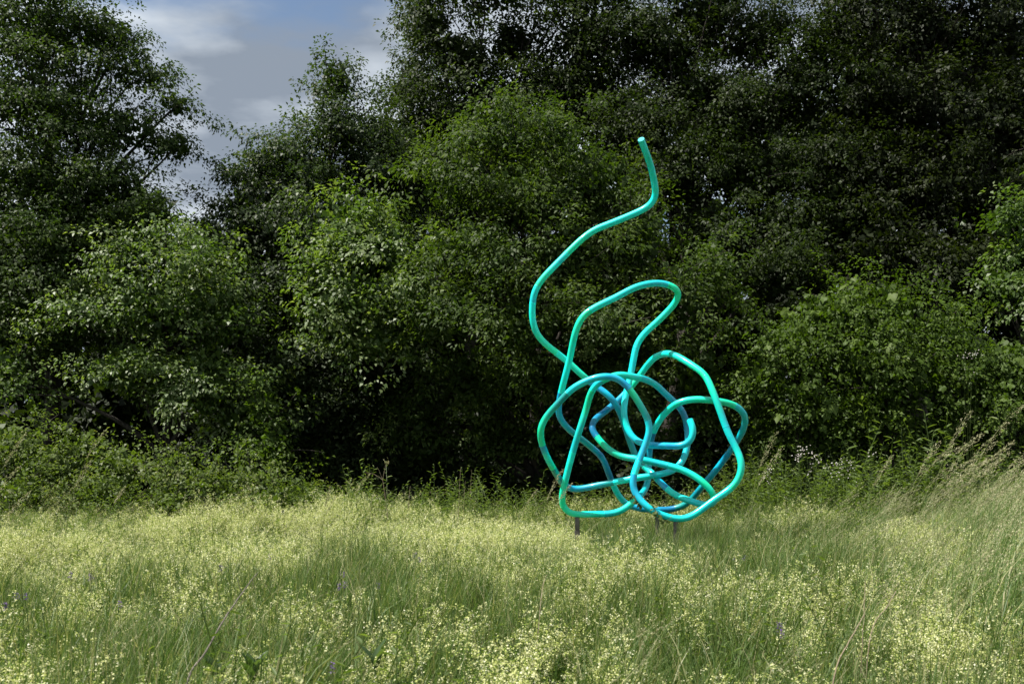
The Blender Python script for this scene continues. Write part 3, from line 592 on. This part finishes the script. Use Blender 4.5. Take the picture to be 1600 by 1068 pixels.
def vnoise(x, y, sc_, seed):
    g = np.random.default_rng(seed).random((64, 64)); x = x / sc_ + 100; y = y / sc_ + 100
    xi = np.floor(x).astype(int); yi = np.floor(y).astype(int); fx = x - xi; fy = y - yi; fx = fx * fx * (3 - 2 * fx); fy = fy * fy * (3 - 2 * fy)
    G_ = lambda a, b: g[a % 64, b % 64]
    return (G_(xi, yi) * (1 - fx) + G_(xi + 1, yi) * fx) * (1 - fy) + (G_(xi, yi + 1) * (1 - fx) + G_(xi + 1, yi + 1) * fx) * fy
def gn_tree():
    ng = bpy.data.node_groups.new('scatter', 'GeometryNodeTree')
    ng.interface.new_socket('Geometry', in_out='INPUT', socket_type='NodeSocketGeometry'); ng.interface.new_socket('Geometry', in_out='OUTPUT', socket_type='NodeSocketGeometry')
    gi = ng.nodes.new('NodeGroupInput'); go = ng.nodes.new('NodeGroupOutput')
    ci = ng.nodes.new('GeometryNodeCollectionInfo'); ci.inputs['Collection'].default_value = proto; ci.inputs['Separate Children'].default_value = True; ci.inputs['Reset Children'].default_value = True
    ip = ng.nodes.new('GeometryNodeInstanceOnPoints'); ip.inputs['Pick Instance'].default_value = True
    def attr(nm, ty):
        a = ng.nodes.new('GeometryNodeInputNamedAttribute'); a.data_type = ty; a.inputs['Name'].default_value = nm
        return next(o for o in a.outputs if o.enabled and o.name == 'Attribute')
    ng.links.new(gi.outputs[0], ip.inputs['Points']); ng.links.new(ci.outputs[0], ip.inputs['Instance'])
    ng.links.new(attr('idx', 'INT'), ip.inputs['Instance Index']); ng.links.new(attr('rot', 'FLOAT_VECTOR'), ip.inputs['Rotation']); ng.links.new(attr('scl', 'FLOAT_VECTOR'), ip.inputs['Scale'])
    ng.links.new(ip.outputs[0], go.inputs[0]); return ng
NGT = gn_tree()
def scatter(name, label, cat, x, y, idx_, scl, sx=None, rz=None):
    n_ = len(x); me = bpy.data.meshes.new(name); me.vertices.add(n_)
    me.vertices.foreach_set('co', np.stack([x, y, gz(x, y)], 1).astype(np.float32).ravel())
    a = me.attributes.new('idx', 'INT', 'POINT'); a.data.foreach_set('value', idx_.astype(np.int32))
    rt = np.stack([rm.normal(size=n_) * .07, rm.normal(size=n_) * .07, rm.uniform(0, 6.283, n_) if rz is None else rz], 1)
    a = me.attributes.new('rot', 'FLOAT_VECTOR', 'POINT'); a.data.foreach_set('vector', rt.astype(np.float32).ravel())
    s3 = np.stack([scl if sx is None else sx, scl if sx is None else sx, scl], 1)
    a = me.attributes.new('scl', 'FLOAT_VECTOR', 'POINT'); a.data.foreach_set('vector', s3.astype(np.float32).ravel())
    me.update(); o = link(bpy.data.objects.new(name, me)); tag(o, label, cat, kind='stuff')
    md = o.modifiers.new('scatter', 'NODES'); md.node_group = NGT; return o
def region(dn):
    A = 24 * 17.5; m = int(A * dn); x = rm.uniform(-12, 12, m); y = rm.uniform(2.2, 19.7, m)
    k = np.abs(x) < .47 * y + 1.8
    return x[k], y[k]
def pxof(x, y): return 800 + x / y * F
def bedmask(x, y):
    px = pxof(x, y); nz_ = vnoise(x, y, 1.1, 3) * .6 + vnoise(x, y, .45, 4) * .4
    far = 1 / (1 + np.exp(-(y - 9.9 - .8 * (nz_ - .5) * 5) * 1.8))
    near = 1 / (1 + np.exp((y - 6.6 - (nz_ - .5) * 5) * 2.2))
    near = near * np.where(px < 560, 1.25, 1); left = np.clip(far * 1.05 + near * np.where(nz_ > .43, .80, .30), 0, 1)
    rightm = 1 / (1 + np.exp(-(px - 1010) / 60))
    rb = np.clip(.10 + .5 * (nz_ > .56) + .15 * (y > 11) + .30 * (px > 1380), 0, .8)
    m = left * (1 - rightm) + rb * rightm
    m *= np.where((np.abs(px - 1030) < 100) & (y > 10.6) & (y < 15.5), .12, 1)
    return np.clip(np.maximum(m * (.30 + 1.2 * nz_), .10 + .34 * (vnoise(x, y, .35, 9) > .66)), 0, 1)
def lowspot(x, y):      # shorter turf round the posts
    px = pxof(x, y)
    return np.exp(-((px - 1008) / 125) ** 4) * np.exp(-((y - 12.9) / 2.5) ** 4)
x, y = region(32); p = bedmask(x, y); k = rm.random(len(x)) > p * .55; x, y = x[k], y[k]
hs = (.75 + .55 * vnoise(x, y, 1.3, 8)) * (1.12 - .30 * np.clip(p[k], 0, 1)) * np.where(y > 12, .85, 1) * (1 - .15 * lowspot(x, y)) * rm.uniform(.65, 1.2, len(x)) * np.where(y > 16.8, .8, 1)
scatter('meadow_grass', 'grey green meadow grass covering the foreground', 'grass', x, y, rm.integers(0, NG, len(x)), hs, sx=rm.uniform(.85, 1.35, len(x)), rz=np.where(rm.random(len(x)) < .5, rm.normal(0, .8, len(x)), rm.uniform(0, 6.28, len(x))))
n1 = len(x)
x, y = region(32); p = bedmask(x, y); k = (rm.random(len(x)) < p * np.where((y > 10) & (pxof(x, y) < 980), 1.5, 1.1)) & (y < 18); x, y = x[k], y[k]
hs = (.62 + .75 * vnoise(x, y, .8, 12)) * (1 - .5 * lowspot(x, y)) * rm.uniform(.7, 1.2, len(x)) * np.where(y > 12, .84, 1) * np.where(y > 13.5, .66 + .75 * vnoise(x, y, .8, 33), 1)
scatter('bedstraw_flowers', 'frothy cream yellow bedstraw blossom across the meadow', 'wildflowers', x, y, NG + rm.integers(0, NB, len(x)), hs, sx=rm.uniform(.9, 1.25, len(x)), rz=rm.normal(0, .9, len(x)))
n2 = len(x)
x, y = region(20)
scatter('short_undergrass', 'short green grass beneath the taller meadow plants', 'grass', x, y, NG + NB + rm.integers(0, NS, len(x)), rm.uniform(.7, 1.2, len(x)))
n3 = len(x)
# wind-bent tall grass at the right edge
m = 1500; x = rm.uniform(2, 9.5, m); y = rm.uniform(6.5, 16.5, m); px = pxof(x, y)
k = rm.random(m) < np.clip((px - 1150) / 420, 0, 1) ** 1.3 * .75; x, y = x[k], y[k]
scatter('wind_bent_grass', 'tall seeding grass bent by the wind at the right edge', 'grass', x, y, NG + NB + NS + rm.integers(0, NT, len(x)), rm.uniform(.75, 1.05, len(x)) * (1 + .45 * np.clip((pxof(x, y) - 1400) / 200, 0, 1)), rz=rm.normal(0, .35, len(x)))
x, y = region(1.5)
scatter('scattered_seed_grass', 'loose taller seeding grass spread through the meadow', 'grass', x, y, NG + NB + NS + rm.integers(0, NT, len(x)), rm.uniform(.55, .85, len(x)), rz=rm.normal(0, .6, len(x)))

# wood-edge herbs: leafy green weeds in front of the thickets, sparse in the meadow
NH = 4
for i in range(NH):
    lp, ld, ln_, SVs = [], [], [], []; parts = []
    for q in range(7):
        b = np.array([rm.normal() * .10, rm.normal() * .10, 0]); hh = rm.uniform(.35, .62); dr = np.array([rm.normal() * .10 + .06, rm.normal() * .10, 0])
        t = np.linspace(0, 1, 5); c = b + np.outer(t, [0, 0, hh]) + np.outer(t ** 2, dr)
        for sd in (np.array([.0018, 0, 0]), np.array([0, .0018, 0])):
            parts.append((np.stack([c - sd, c + sd], 1).reshape(-1, 3), np.array([[2 * k, 2 * k + 1, 2 * k + 3, 2 * k + 2] for k in range(4)]), np.full(4, .3), M['leaf_weed']))
        for w_ in np.linspace(.12, 1, 20):
            a = rm.uniform(0, 6.28); lp.append(b + np.array([0, 0, hh * w_]) + dr * w_ ** 2); ld.append([math.cos(a), math.sin(a), .45]); ln_.append(rm.uniform(.035, .075) * (1.2 - .5 * w_))
    lp, ld, ln_ = map(np.array, (lp, ld, ln_)); nl = len(lp)
    parts.append((leaf_arrays(lp, ld, np.tile([0, 0, 1.0], (nl, 1)) + rm.normal(size=(nl, 3)) * .25, ln_, ln_ * .26), (np.arange(nl)[:, None, None] * 6 + LQ[None]).reshape(-1, 4), np.repeat(np.clip(rm.normal(.4, .22, nl), 0, 1), 2), M['leaf_weed']))
    add_proto('e_leafy_herb_%d' % i, parts)
m = 2600; x = rm.uniform(-10, 10, m); y = rm.uniform(4, 18.2, m); px = pxof(x, y)
edge = np.clip((y - 15.2) / 1.2, 0, 1) * (.65 + .35 * (px > 1130)) + .35 * np.clip((px - 1130) / 80, 0, 1) * np.clip((y - 13) / 2, 0, 1)
k = (rm.random(m) < (.13 + edge) * (1 - lowspot(x, y))) & (np.abs(x) < .47 * y + 1.8); x, y = x[k], y[k]
scatter('leafy_herbs', 'leafy green weeds between the meadow and the thickets', 'weeds', x, y, NG + NB + NS + NT + rm.integers(0, NH, len(x)), rm.uniform(.65, 1.1, len(x)) * (1 + .75 * np.clip((pxof(x, y) - 1120) / 60, 0, 1) * np.clip((y - 13.5) / 2.5, 0, 1) + .35 * (y > 15.6)) * np.where(rm.random(len(x)) < .12, 1.45, 1))

# ------------------------------------------------------------------ single plants
def gxyz(x, y): return np.array([x, y, float(gz(x, y))])
def stalk(name, label, cat, px, py, Y, lean=.5, head=.28, group=None, seed=0, ns=110, rad=.0022, hw=.012, mat='grass'):
    r = np.random.default_rng(seed + 900); tip = at(px, py, Y)
    b = gxyz(tip[0] - lean, Y + r.normal() * .1); root = empty(name, b, label, cat, group)
    ctl = b + np.array([lean * .18, 0, (tip[2] - b[2]) * (.78 if head else .6)])
    t = np.linspace(0, 1, 16)[:, None]; c = (1 - t) ** 2 * b + 2 * t * (1 - t) * ctl + t ** 2 * tip - b
    mb = MB(); mb.tube(c, np.linspace(rad, rad * .45, 16), 5, .8); mb.build('stem', M[mat], root)
    if head:
        L_ = np.concatenate([[0], np.cumsum(np.linalg.norm(np.diff(c, axis=0), axis=1))]); tot = L_[-1]
        sp, sd = [], []
        for q in range(ns):
            u_ = r.random(); d = tot - head * u_; p = np.array([np.interp(d, L_, c[:, j]) for j in range(3)])
            w = hw * math.sin(math.pi * min(1, .12 + u_ * .85)) ; e = p + r.normal(size=3) * w + np.array([w * .8, 0, -w * .3]); sp.append(e); sd.append(nrm(c[-1] - c[-3]) + r.normal(size=3) * .35)
        sp = np.array(sp); n_ = len(sp)
        o = link(bpy.data.objects.new('seed_head', leaves_mesh('seed_head', sp, np.array(sd), r.normal(size=(n_, 3)), r.uniform(.012, .020, n_), r.uniform(.004, .006, n_), r.random(n_), M['seed'])), root); o['kind'] = 'stuff'
    return root
SG = 'single tall grass stalks'
for i, (px, py, Y, ln_, hd, lab) in enumerate([
    (40, 677, 9.5, .45, .34, 'tall grass stalk with pale seed head, highest at the left edge'),
    (30, 728, 9.0, .40, .30, 'arched seeding grass stalk at the left edge below the highest one'),
    (46, 767, 8.6, .45, .26, 'lowest arched grass stalk at the left edge'),
    (164, 671, 9.8, .42, .30, 'tall leaning grass stalk in front of the left brambles'),
    (142, 720, 9.4, .30, .26, 'shorter grass stalk just left of the tall one by the brambles'),
    (194, 761, 9.6, .22, .16, 'small grass stalk in front of the bramble with pinkish tips'),
    (515, 760, 12.0, .12, .24, 'upright pale grass stalk before the dark gap left of the sculpture'),
    (524, 776, 11.6, .22, .22, 'leaning pale grass stalk beside the upright one at the dark gap'),
    (576, 741, 12.0, .35, .28, 'arching grass stalk nodding right in front of the dark wood'),
    (839, 764, 11.2, .28, .28, 'pale grass stalk leaning right just left of the sculpture'),
    (880, 733, 11.0, .30, .34, 'tall grass stalk crossing the lower left loop of the sculpture'),
    (894, 754, 10.8, .32, .28, 'lower grass stalk crossing the bottom left bend of the sculpture'),
    (1214, 675, 10.2, .30, .36, 'feathery grass stalk right of the sculpture'),
    (1221, 700, 9.6, .45, .40, 'straight straw coloured stalk right of the sculpture beside the feathery one'),
    (1394, 712, 9.8, .35, .32, 'thick pale grass stalk in front of the middle thicket'),
    (1468, 689, 9.4, .45, .36, 'broad nodding grass stalk right of the thick pale one'),
    (1520, 640, 9.6, .45, .36, 'tallest straight grass stalk before the right thicket'),
    (1598, 634, 9.2, .60, .42, 'highest arching grass stalk at the right edge of the picture')]):
    stalk('grass_stalk', lab, 'grass stalk', px, py, Y, ln_, hd, SG, seed=i, ns=130 if hd > .3 else 90, hw=.016 if px > 1150 else .010)
r = np.random.default_rng(3)
for i in range(26):
    stalk('grass_stalk', 'seeding grass stalk within the wind bent clump at the lower right edge', 'grass stalk', r.uniform(1480, 1625), r.uniform(668, 770), r.uniform(8.2, 10.5), r.uniform(.45, .8), r.uniform(.26, .4), 'wind bent stalks at the right edge', seed=50 + i, ns=100, hw=.014)
for i, (px, py, lab) in enumerate([(720, 730, 'tall dark dry stem behind the leafy weeds'), (737, 733, 'tall dark dry stem just right of another behind the leafy weeds'), (727, 751, 'short dark dry stem between two taller ones'),
    (641, 759, 'thin dry stem alone in front of the dark wood'), (582, 771, 'short pale dry stem beside the branching dried weed')]):
    stalk('dry_stalk', lab, 'dry stem', px, py, 15.6, .04, 0, 'dry stems before the dark wood', seed=100 + i, rad=.004, mat='dead')
# branching dried weed
b = gxyz((612 - 800) / F * 15.4, 15.4); root = empty('dried_weed', b, 'brown dried weed with three bent twigs before the dark wood', 'dried weed')
j = at(598, 750, 15.4) - b
mb = MB(); mb.tube(bend(np.array([0, 0, -.02]), j, 8, 0, rm, .01), np.linspace(.006, .004, 8), 6); mb.build('stem', M['dead'], root)
for tx, ty in ((571, 738), (589, 729), (604, 722)):
    e = at(tx, ty, 15.4) - b; mb = MB(); mb.tube(bend(j, e, 7, .12, rm, .02), np.linspace(.0035, .0015, 7), 5)
    mb.build('twig', M['dead'], root)
e = at(605, 722, 15.4) - b; q = 40; pp = e + rm.normal(size=(q, 3)) * .016
link(bpy.data.objects.new('seed_tuft', leaves_mesh('seed_tuft', pp, rm.normal(size=(q, 3)), rm.normal(size=(q, 3)), np.full(q, .02), np.full(q, .012), rm.random(q) * .4, M['seed'])), root)['kind'] = 'stuff'

# leafy weeds standing up against the dark wood
def one_leaf(name, L_, W, mat, curl=.25, tint=.5, seg=5):
    v, f = [], []
    for i in range(seg + 1):
        t = i / seg; w = W * .5 * (math.sin(math.pi * min(1, t * .92 + .06)) ** .8); z = -curl * L_ * t * t
        v += [(-w, t * L_, z + w * .35), (0, t * L_, z), (w, t * L_, z + w * .35)]
    for i in range(seg):
        a = i * 3; f += [(a, a + 1, a + 4, a + 3), (a + 1, a + 2, a + 5, a + 4)]
    mb = MB(); mb.add(np.array(v), f, tint); return mb.mesh(name, mat)
WL = [one_leaf('leaf', .10, .024, M['leaf_weed'], tint=t) for t in (.3, .55, .8)]
def place_leaf(root, me, p, d, up, sc_):
    d = Vector(d).normalized(); x_ = d.cross(Vector(up)).normalized(); z_ = x_.cross(d)
    o = bpy.data.objects.new('leaf', me); link(o, root)
    mt = Matrix((x_, d, z_)).transposed().to_4x4(); o.matrix_local = Matrix.Translation(p) @ mt @ Matrix.Scale(sc_, 4); return o
for i, (px, py, lab) in enumerate([(712, 747, 'tallest leafy green weed against the dark wood left of the sculpture'), (754, 759, 'second tallest leafy weed right of the tallest one'), (773, 768, 'leafy weed at the right of the pair of tall weeds'),
    (735, 772, 'low leafy weed between the two tallest weeds'), (787, 786, 'short leafy weed right of the taller weeds'), (802, 783, 'rightmost short leafy weed near the sculpture')]):
    r = np.random.default_rng(400 + i); tip = at(px, py, 15.3); b = gxyz(tip[0] - .03, 15.3); H = tip[2] - b[2]
    root = empty('leafy_weed', b, lab, 'weed', 'leafy weeds against the dark wood')
    c = bend(np.zeros(3), tip - b, 8, 0, r, .006); mb = MB(); mb.tube(c, np.linspace(.006, .003, 8), 6, .3); mb.build('stem', M['leaf_weed'], root)
    for q in range(26):
        t = .35 + .65 * (q / 25); p = np.array([np.interp(t, np.linspace(0, 1, 8), c[:, j]) for j in range(3)]); a = q * 2.4 + r.normal() * .2
        el_ = .35 + 1.0 * max(0, t - .75) / .25
        place_leaf(root, WL[r.integers(3)], p, (math.cos(a), math.sin(a), el_), (0, 0, 1), (1.15 - .45 * t) * r.uniform(.85, 1.25))
# pinkish white blossom sprays at the wood edge
def blossom(name, label, px, py, Y, n_, sp, group, seed):
    r = np.random.default_rng(seed + 700); c = at(px, py, Y); b = gxyz(c[0], Y)
    root = empty(name, b, label, 'wildflower', group)
    mb = MB(); fp = []
    for q in range(5):
        e = c - b + r.normal(size=3) * sp; mb.tube(bend(np.array([r.normal() * .03, r.normal() * .03, 0]), e, 6, 0, r, .02), np.linspace(.003, .0012, 6), 4, .3)
        for k in range(n_ // 5): fp.append(e + r.normal(size=3) * sp * .45)
    mb.build('stem', M['leaf_weed'], root); fp = np.array(fp); P, D, Nn = [], [], []
    for p in fp:
        nn_ = nrm(np.array([-.2, -.7, .6]) + r.normal(size=3) * .4); u_ = nrm(np.cross(nn_, r.normal(size=3))); v_ = np.cross(nn_, u_)
        for k in range(5):
            a = k * 1.2566; P.append(p); D.append(u_ * math.cos(a) + v_ * math.sin(a) + nn_ * .25); Nn.append(nn_)
    P, D, Nn = map(np.array, (P, D, Nn)); m_ = len(P)
    link(bpy.data.objects.new('blossom', leaves_mesh('blossom', P, D, Nn, np.full(m_, .0105), np.full(m_, .008), np.repeat(r.random(m_ // 5), 5), M['white'])), root)['kind'] = 'stuff'
for i, (px, py, n_, lab) in enumerate([(1250, 703, 26, 'highest pinkish white flower spray right of the sculpture'), (1245, 718, 16, 'small white flower spray right below the highest one'), (1272, 718, 24, 'white flower spray right of the highest one'),
    (1264, 735, 14, 'low white flower spray in front of the left thicket'), (1310, 728, 24, 'white flower spray midway along the thickets'), (1326, 725, 22, 'white flower spray just right of the midway one'),
    (1300, 738, 16, 'low white flower spray below the midway one'), (1358, 717, 14, 'rightmost white flower spray before the thickets'), (1199, 738, 22, 'white flower spray nearest to the sculpture'), (1323, 755, 10, 'lowest small white flower in the green weeds')]):
    blossom('white_wildflower', lab, px, py, 15.8, n_, .055, 'white flowers along the thickets', i)
blossom('blossom_spray', 'cluster of small white blossoms on the right thicket', 1513, 560, 17.15, 40, .09, None, 60)
# purple vetch
for i, (px, py) in enumerate([(8, 943), (27, 927), (40, 928), (188, 940), (110, 893), (142, 897), (345, 884), (519, 1036), (530, 913), (539, 909), (537, 893), (592, 911), (648, 864), (655, 871), (1148, 870), (1163, 868), (1217, 972), (1221, 984), (422, 866), (950, 836)]):
    r = np.random.default_rng(800 + i); Y = 1.06 * F / (py - HOR); c = at(px, py, Y); b = gxyz(c[0] + r.normal() * .03, Y + .03)
    root = empty('vetch', b, 'small purple vetch flower among the meadow grass', 'wildflower', 'purple vetch in the meadow')
    mb = MB(); tp_ = c - b; mb.tube(bend(np.zeros(3), tp_, 6, 0, r, .02), np.linspace(.002, .001, 6), 4, .3); mb.build('stem', M['leaf_weed'], root)
    q = 26; t = r.random(q); pp = tp_ + np.stack([r.normal(size=q) * .008, r.normal(size=q) * .008, -.05 * t + .01], 1); a = r.uniform(0, 6.28, q)
    link(bpy.data.objects.new('blossom', leaves_mesh('blossom', pp, np.stack([np.cos(a), np.sin(a), np.full(q, -.3)], 1), np.tile([0, 0, 1.0], (q, 1)) + r.normal(size=(q, 3)) * .3, np.full(q, .013), np.full(q, .006), r.random(q), M['purple'])), root)['kind'] = 'stuff'
# broad leaved plants low in the foreground
BLm = [one_leaf('leaf', .16, .066, M['leaf_broad'], curl=.12, tint=t, seg=7) for t in (.25, .5, .85)]
for i, (px, py, Y, n_, lab) in enumerate([(340, 1008, 5.4, 8, 'broad leaved plant beside the fallen dead stalk at the bottom left'), (396, 1000, 5.4, 8, 'broad leaved plant with a pale upright leaf right of the dead stalk'),
    (586, 985, 5.7, 4, 'broad leaved plant in the foreground between two grass tufts'), (670, 1044, 5.0, 4, 'broad leaved plant at the bottom edge left of centre')]):
    r = np.random.default_rng(600 + i); top = at(px, py + 2, Y); b = gxyz(top[0], Y); H = top[2] - b[2]
    root = empty('broad_leaved_plant', b, lab, 'plant', 'broad leaved plants in the foreground')
    mb = MB(); mb.tube(np.array([[0, 0, -.02], [0.005, 0, H * .35], [0, 0, H * .72]]), [.006, .005, .004], 6, .4); mb.build('stem', M['leaf_broad'], root)
    for q in range(n_):
        a = q * 2.4 + r.uniform(0, 1); place_leaf(root, BLm[q % 3], (0, 0, H - .15 - .012 * (q % 4)), (math.cos(a) * .55, math.sin(a) * .55, r.uniform(.8, 1.5)), (math.cos(a) * -.6, math.sin(a) * -.6 , .6), r.uniform(.6, .9))
# fallen dead stalk and dry canes
def cane(name, label, cat, pts, r0, r1, mat):
    P = np.array([at(*p) for p in pts]); b = P[0].copy(); b[2] = float(gz(b[0], b[1])); P = np.vstack([[b[0] - .06, b[1] - .05, b[2] - .03], P]) - b
    c = catmull(P, .03); c += np.cumsum(rm.normal(size=c.shape) * .0012, 0) * np.linspace(0, 1, len(c))[:, None]
    root = empty(name, b, label, cat); mb = MB(); mb.tube(c, np.linspace(r0, r1, len(c)) * (1 + .12 * np.sin(np.arange(len(c)) * 1.7)), 7); mb.build('stem', M[mat], root); return root, c
rt, c = cane('dead_stalk', 'long grey dead stalk leaning over the flowers at the bottom left', 'dead stalk', [(292, 1066, 4.9), (322, 1018, 5.15), (352, 968, 5.45), (372, 940, 5.7), (392, 912, 6.0), (408, 893, 6.25)], .0062, .0022, 'twig')
for fr, dx_, dz_ in ((.78, -.03, .08), (.93, .012, -.07)):
    p = c[int(len(c) * fr)]; mb = MB(); mb.tube(np.array([p, p + [dx_ * .5, 0, dz_ * .5], p + [dx_, .02, dz_]]), [.002, .0016, .001], 5); mb.build('twig', M['twig'], rt)
cane('dry_cane', 'tan dry cane leaning right in the foreground grass at the bottom right', 'dry cane', [(1304, 1052, 5.0), (1325, 1002, 5.2), (1348, 955, 5.5)], .0048, .0022, 'dead')
cane('dry_cane', 'thin upright tan cane behind the leaning one at the bottom right', 'dry cane', [(1352, 972, 6.0), (1354, 945, 6.05), (1357, 912, 6.1)], .003, .0016, 'dead')
cane('dry_cane', 'dry brown cane crossing behind the two tan canes', 'dry cane', [(1362, 985, 6.0), (1385, 950, 6.2), (1400, 925, 6.4)], .004, .002, 'dead')
cane('dry_cane', 'thin pale bent cane in the middle of the grass below the sculpture', 'dry cane', [(843, 962, 6.5), (846, 930, 6.6), (854, 898, 6.8)], .003, .0014, 'dead')
# vine climbing the lowest bend of the sculpture
i0 = int(np.argmin(np.linalg.norm(PATH - c1(640, 855, 12.85), axis=1))); i1 = int(np.argmin(np.linalg.norm(PATH - c1(735, 925, 12.8), axis=1))); lo, hi = min(i0, i1) - 3, max(i0, i1) + 3
vb = gxyz(PATH[hi if PATH[hi][2] < PATH[lo][2] else lo][0], 12.75); root = empty('climbing_vine', vb, 'thin green vine twining round the lowest bend of the sculpture', 'vine')
seq = np.arange(lo, hi) if PATH[lo][2] < PATH[hi][2] else np.arange(hi, lo, -1)
pts = [np.zeros(3), np.array([.01, -.03, .3])]
for k, i in enumerate(seq):
    up_ = np.cross(T[i], [0, 1, 0]); a = k * .55; pts.append(PATH[i] - vb + (PR + .006) * (np.cos(a) * nrm(up_) + np.sin(a) * nrm(np.cross(T[i], up_))))
pts = np.array(pts); mb = MB(); mb.tube(pts, .003, 5, .4); mb.build('stem', M['leaf_weed'], root)
r = np.random.default_rng(71); VLf = [one_leaf('leaf', .055, .035, M['leaf_weed'], tint=t, seg=4) for t in (.4, .7, 1.0)]
for q in range(46):
    p = pts[r.integers(2, len(pts))] + np.array([r.normal() * .012, -.012, r.normal() * .012]); a = r.uniform(0, 6.28)
    place_leaf(root, VLf[r.integers(3)], p, (math.cos(a), -.5, math.sin(a) * .7 - .3), (-.2, -.8, .8), r.uniform(.7, 1.2))
print('leaves', NLEAF, 'clumps', n1, n2, n3, len(x), 'pipe len', arc[-1], 'sections', len(cuts))
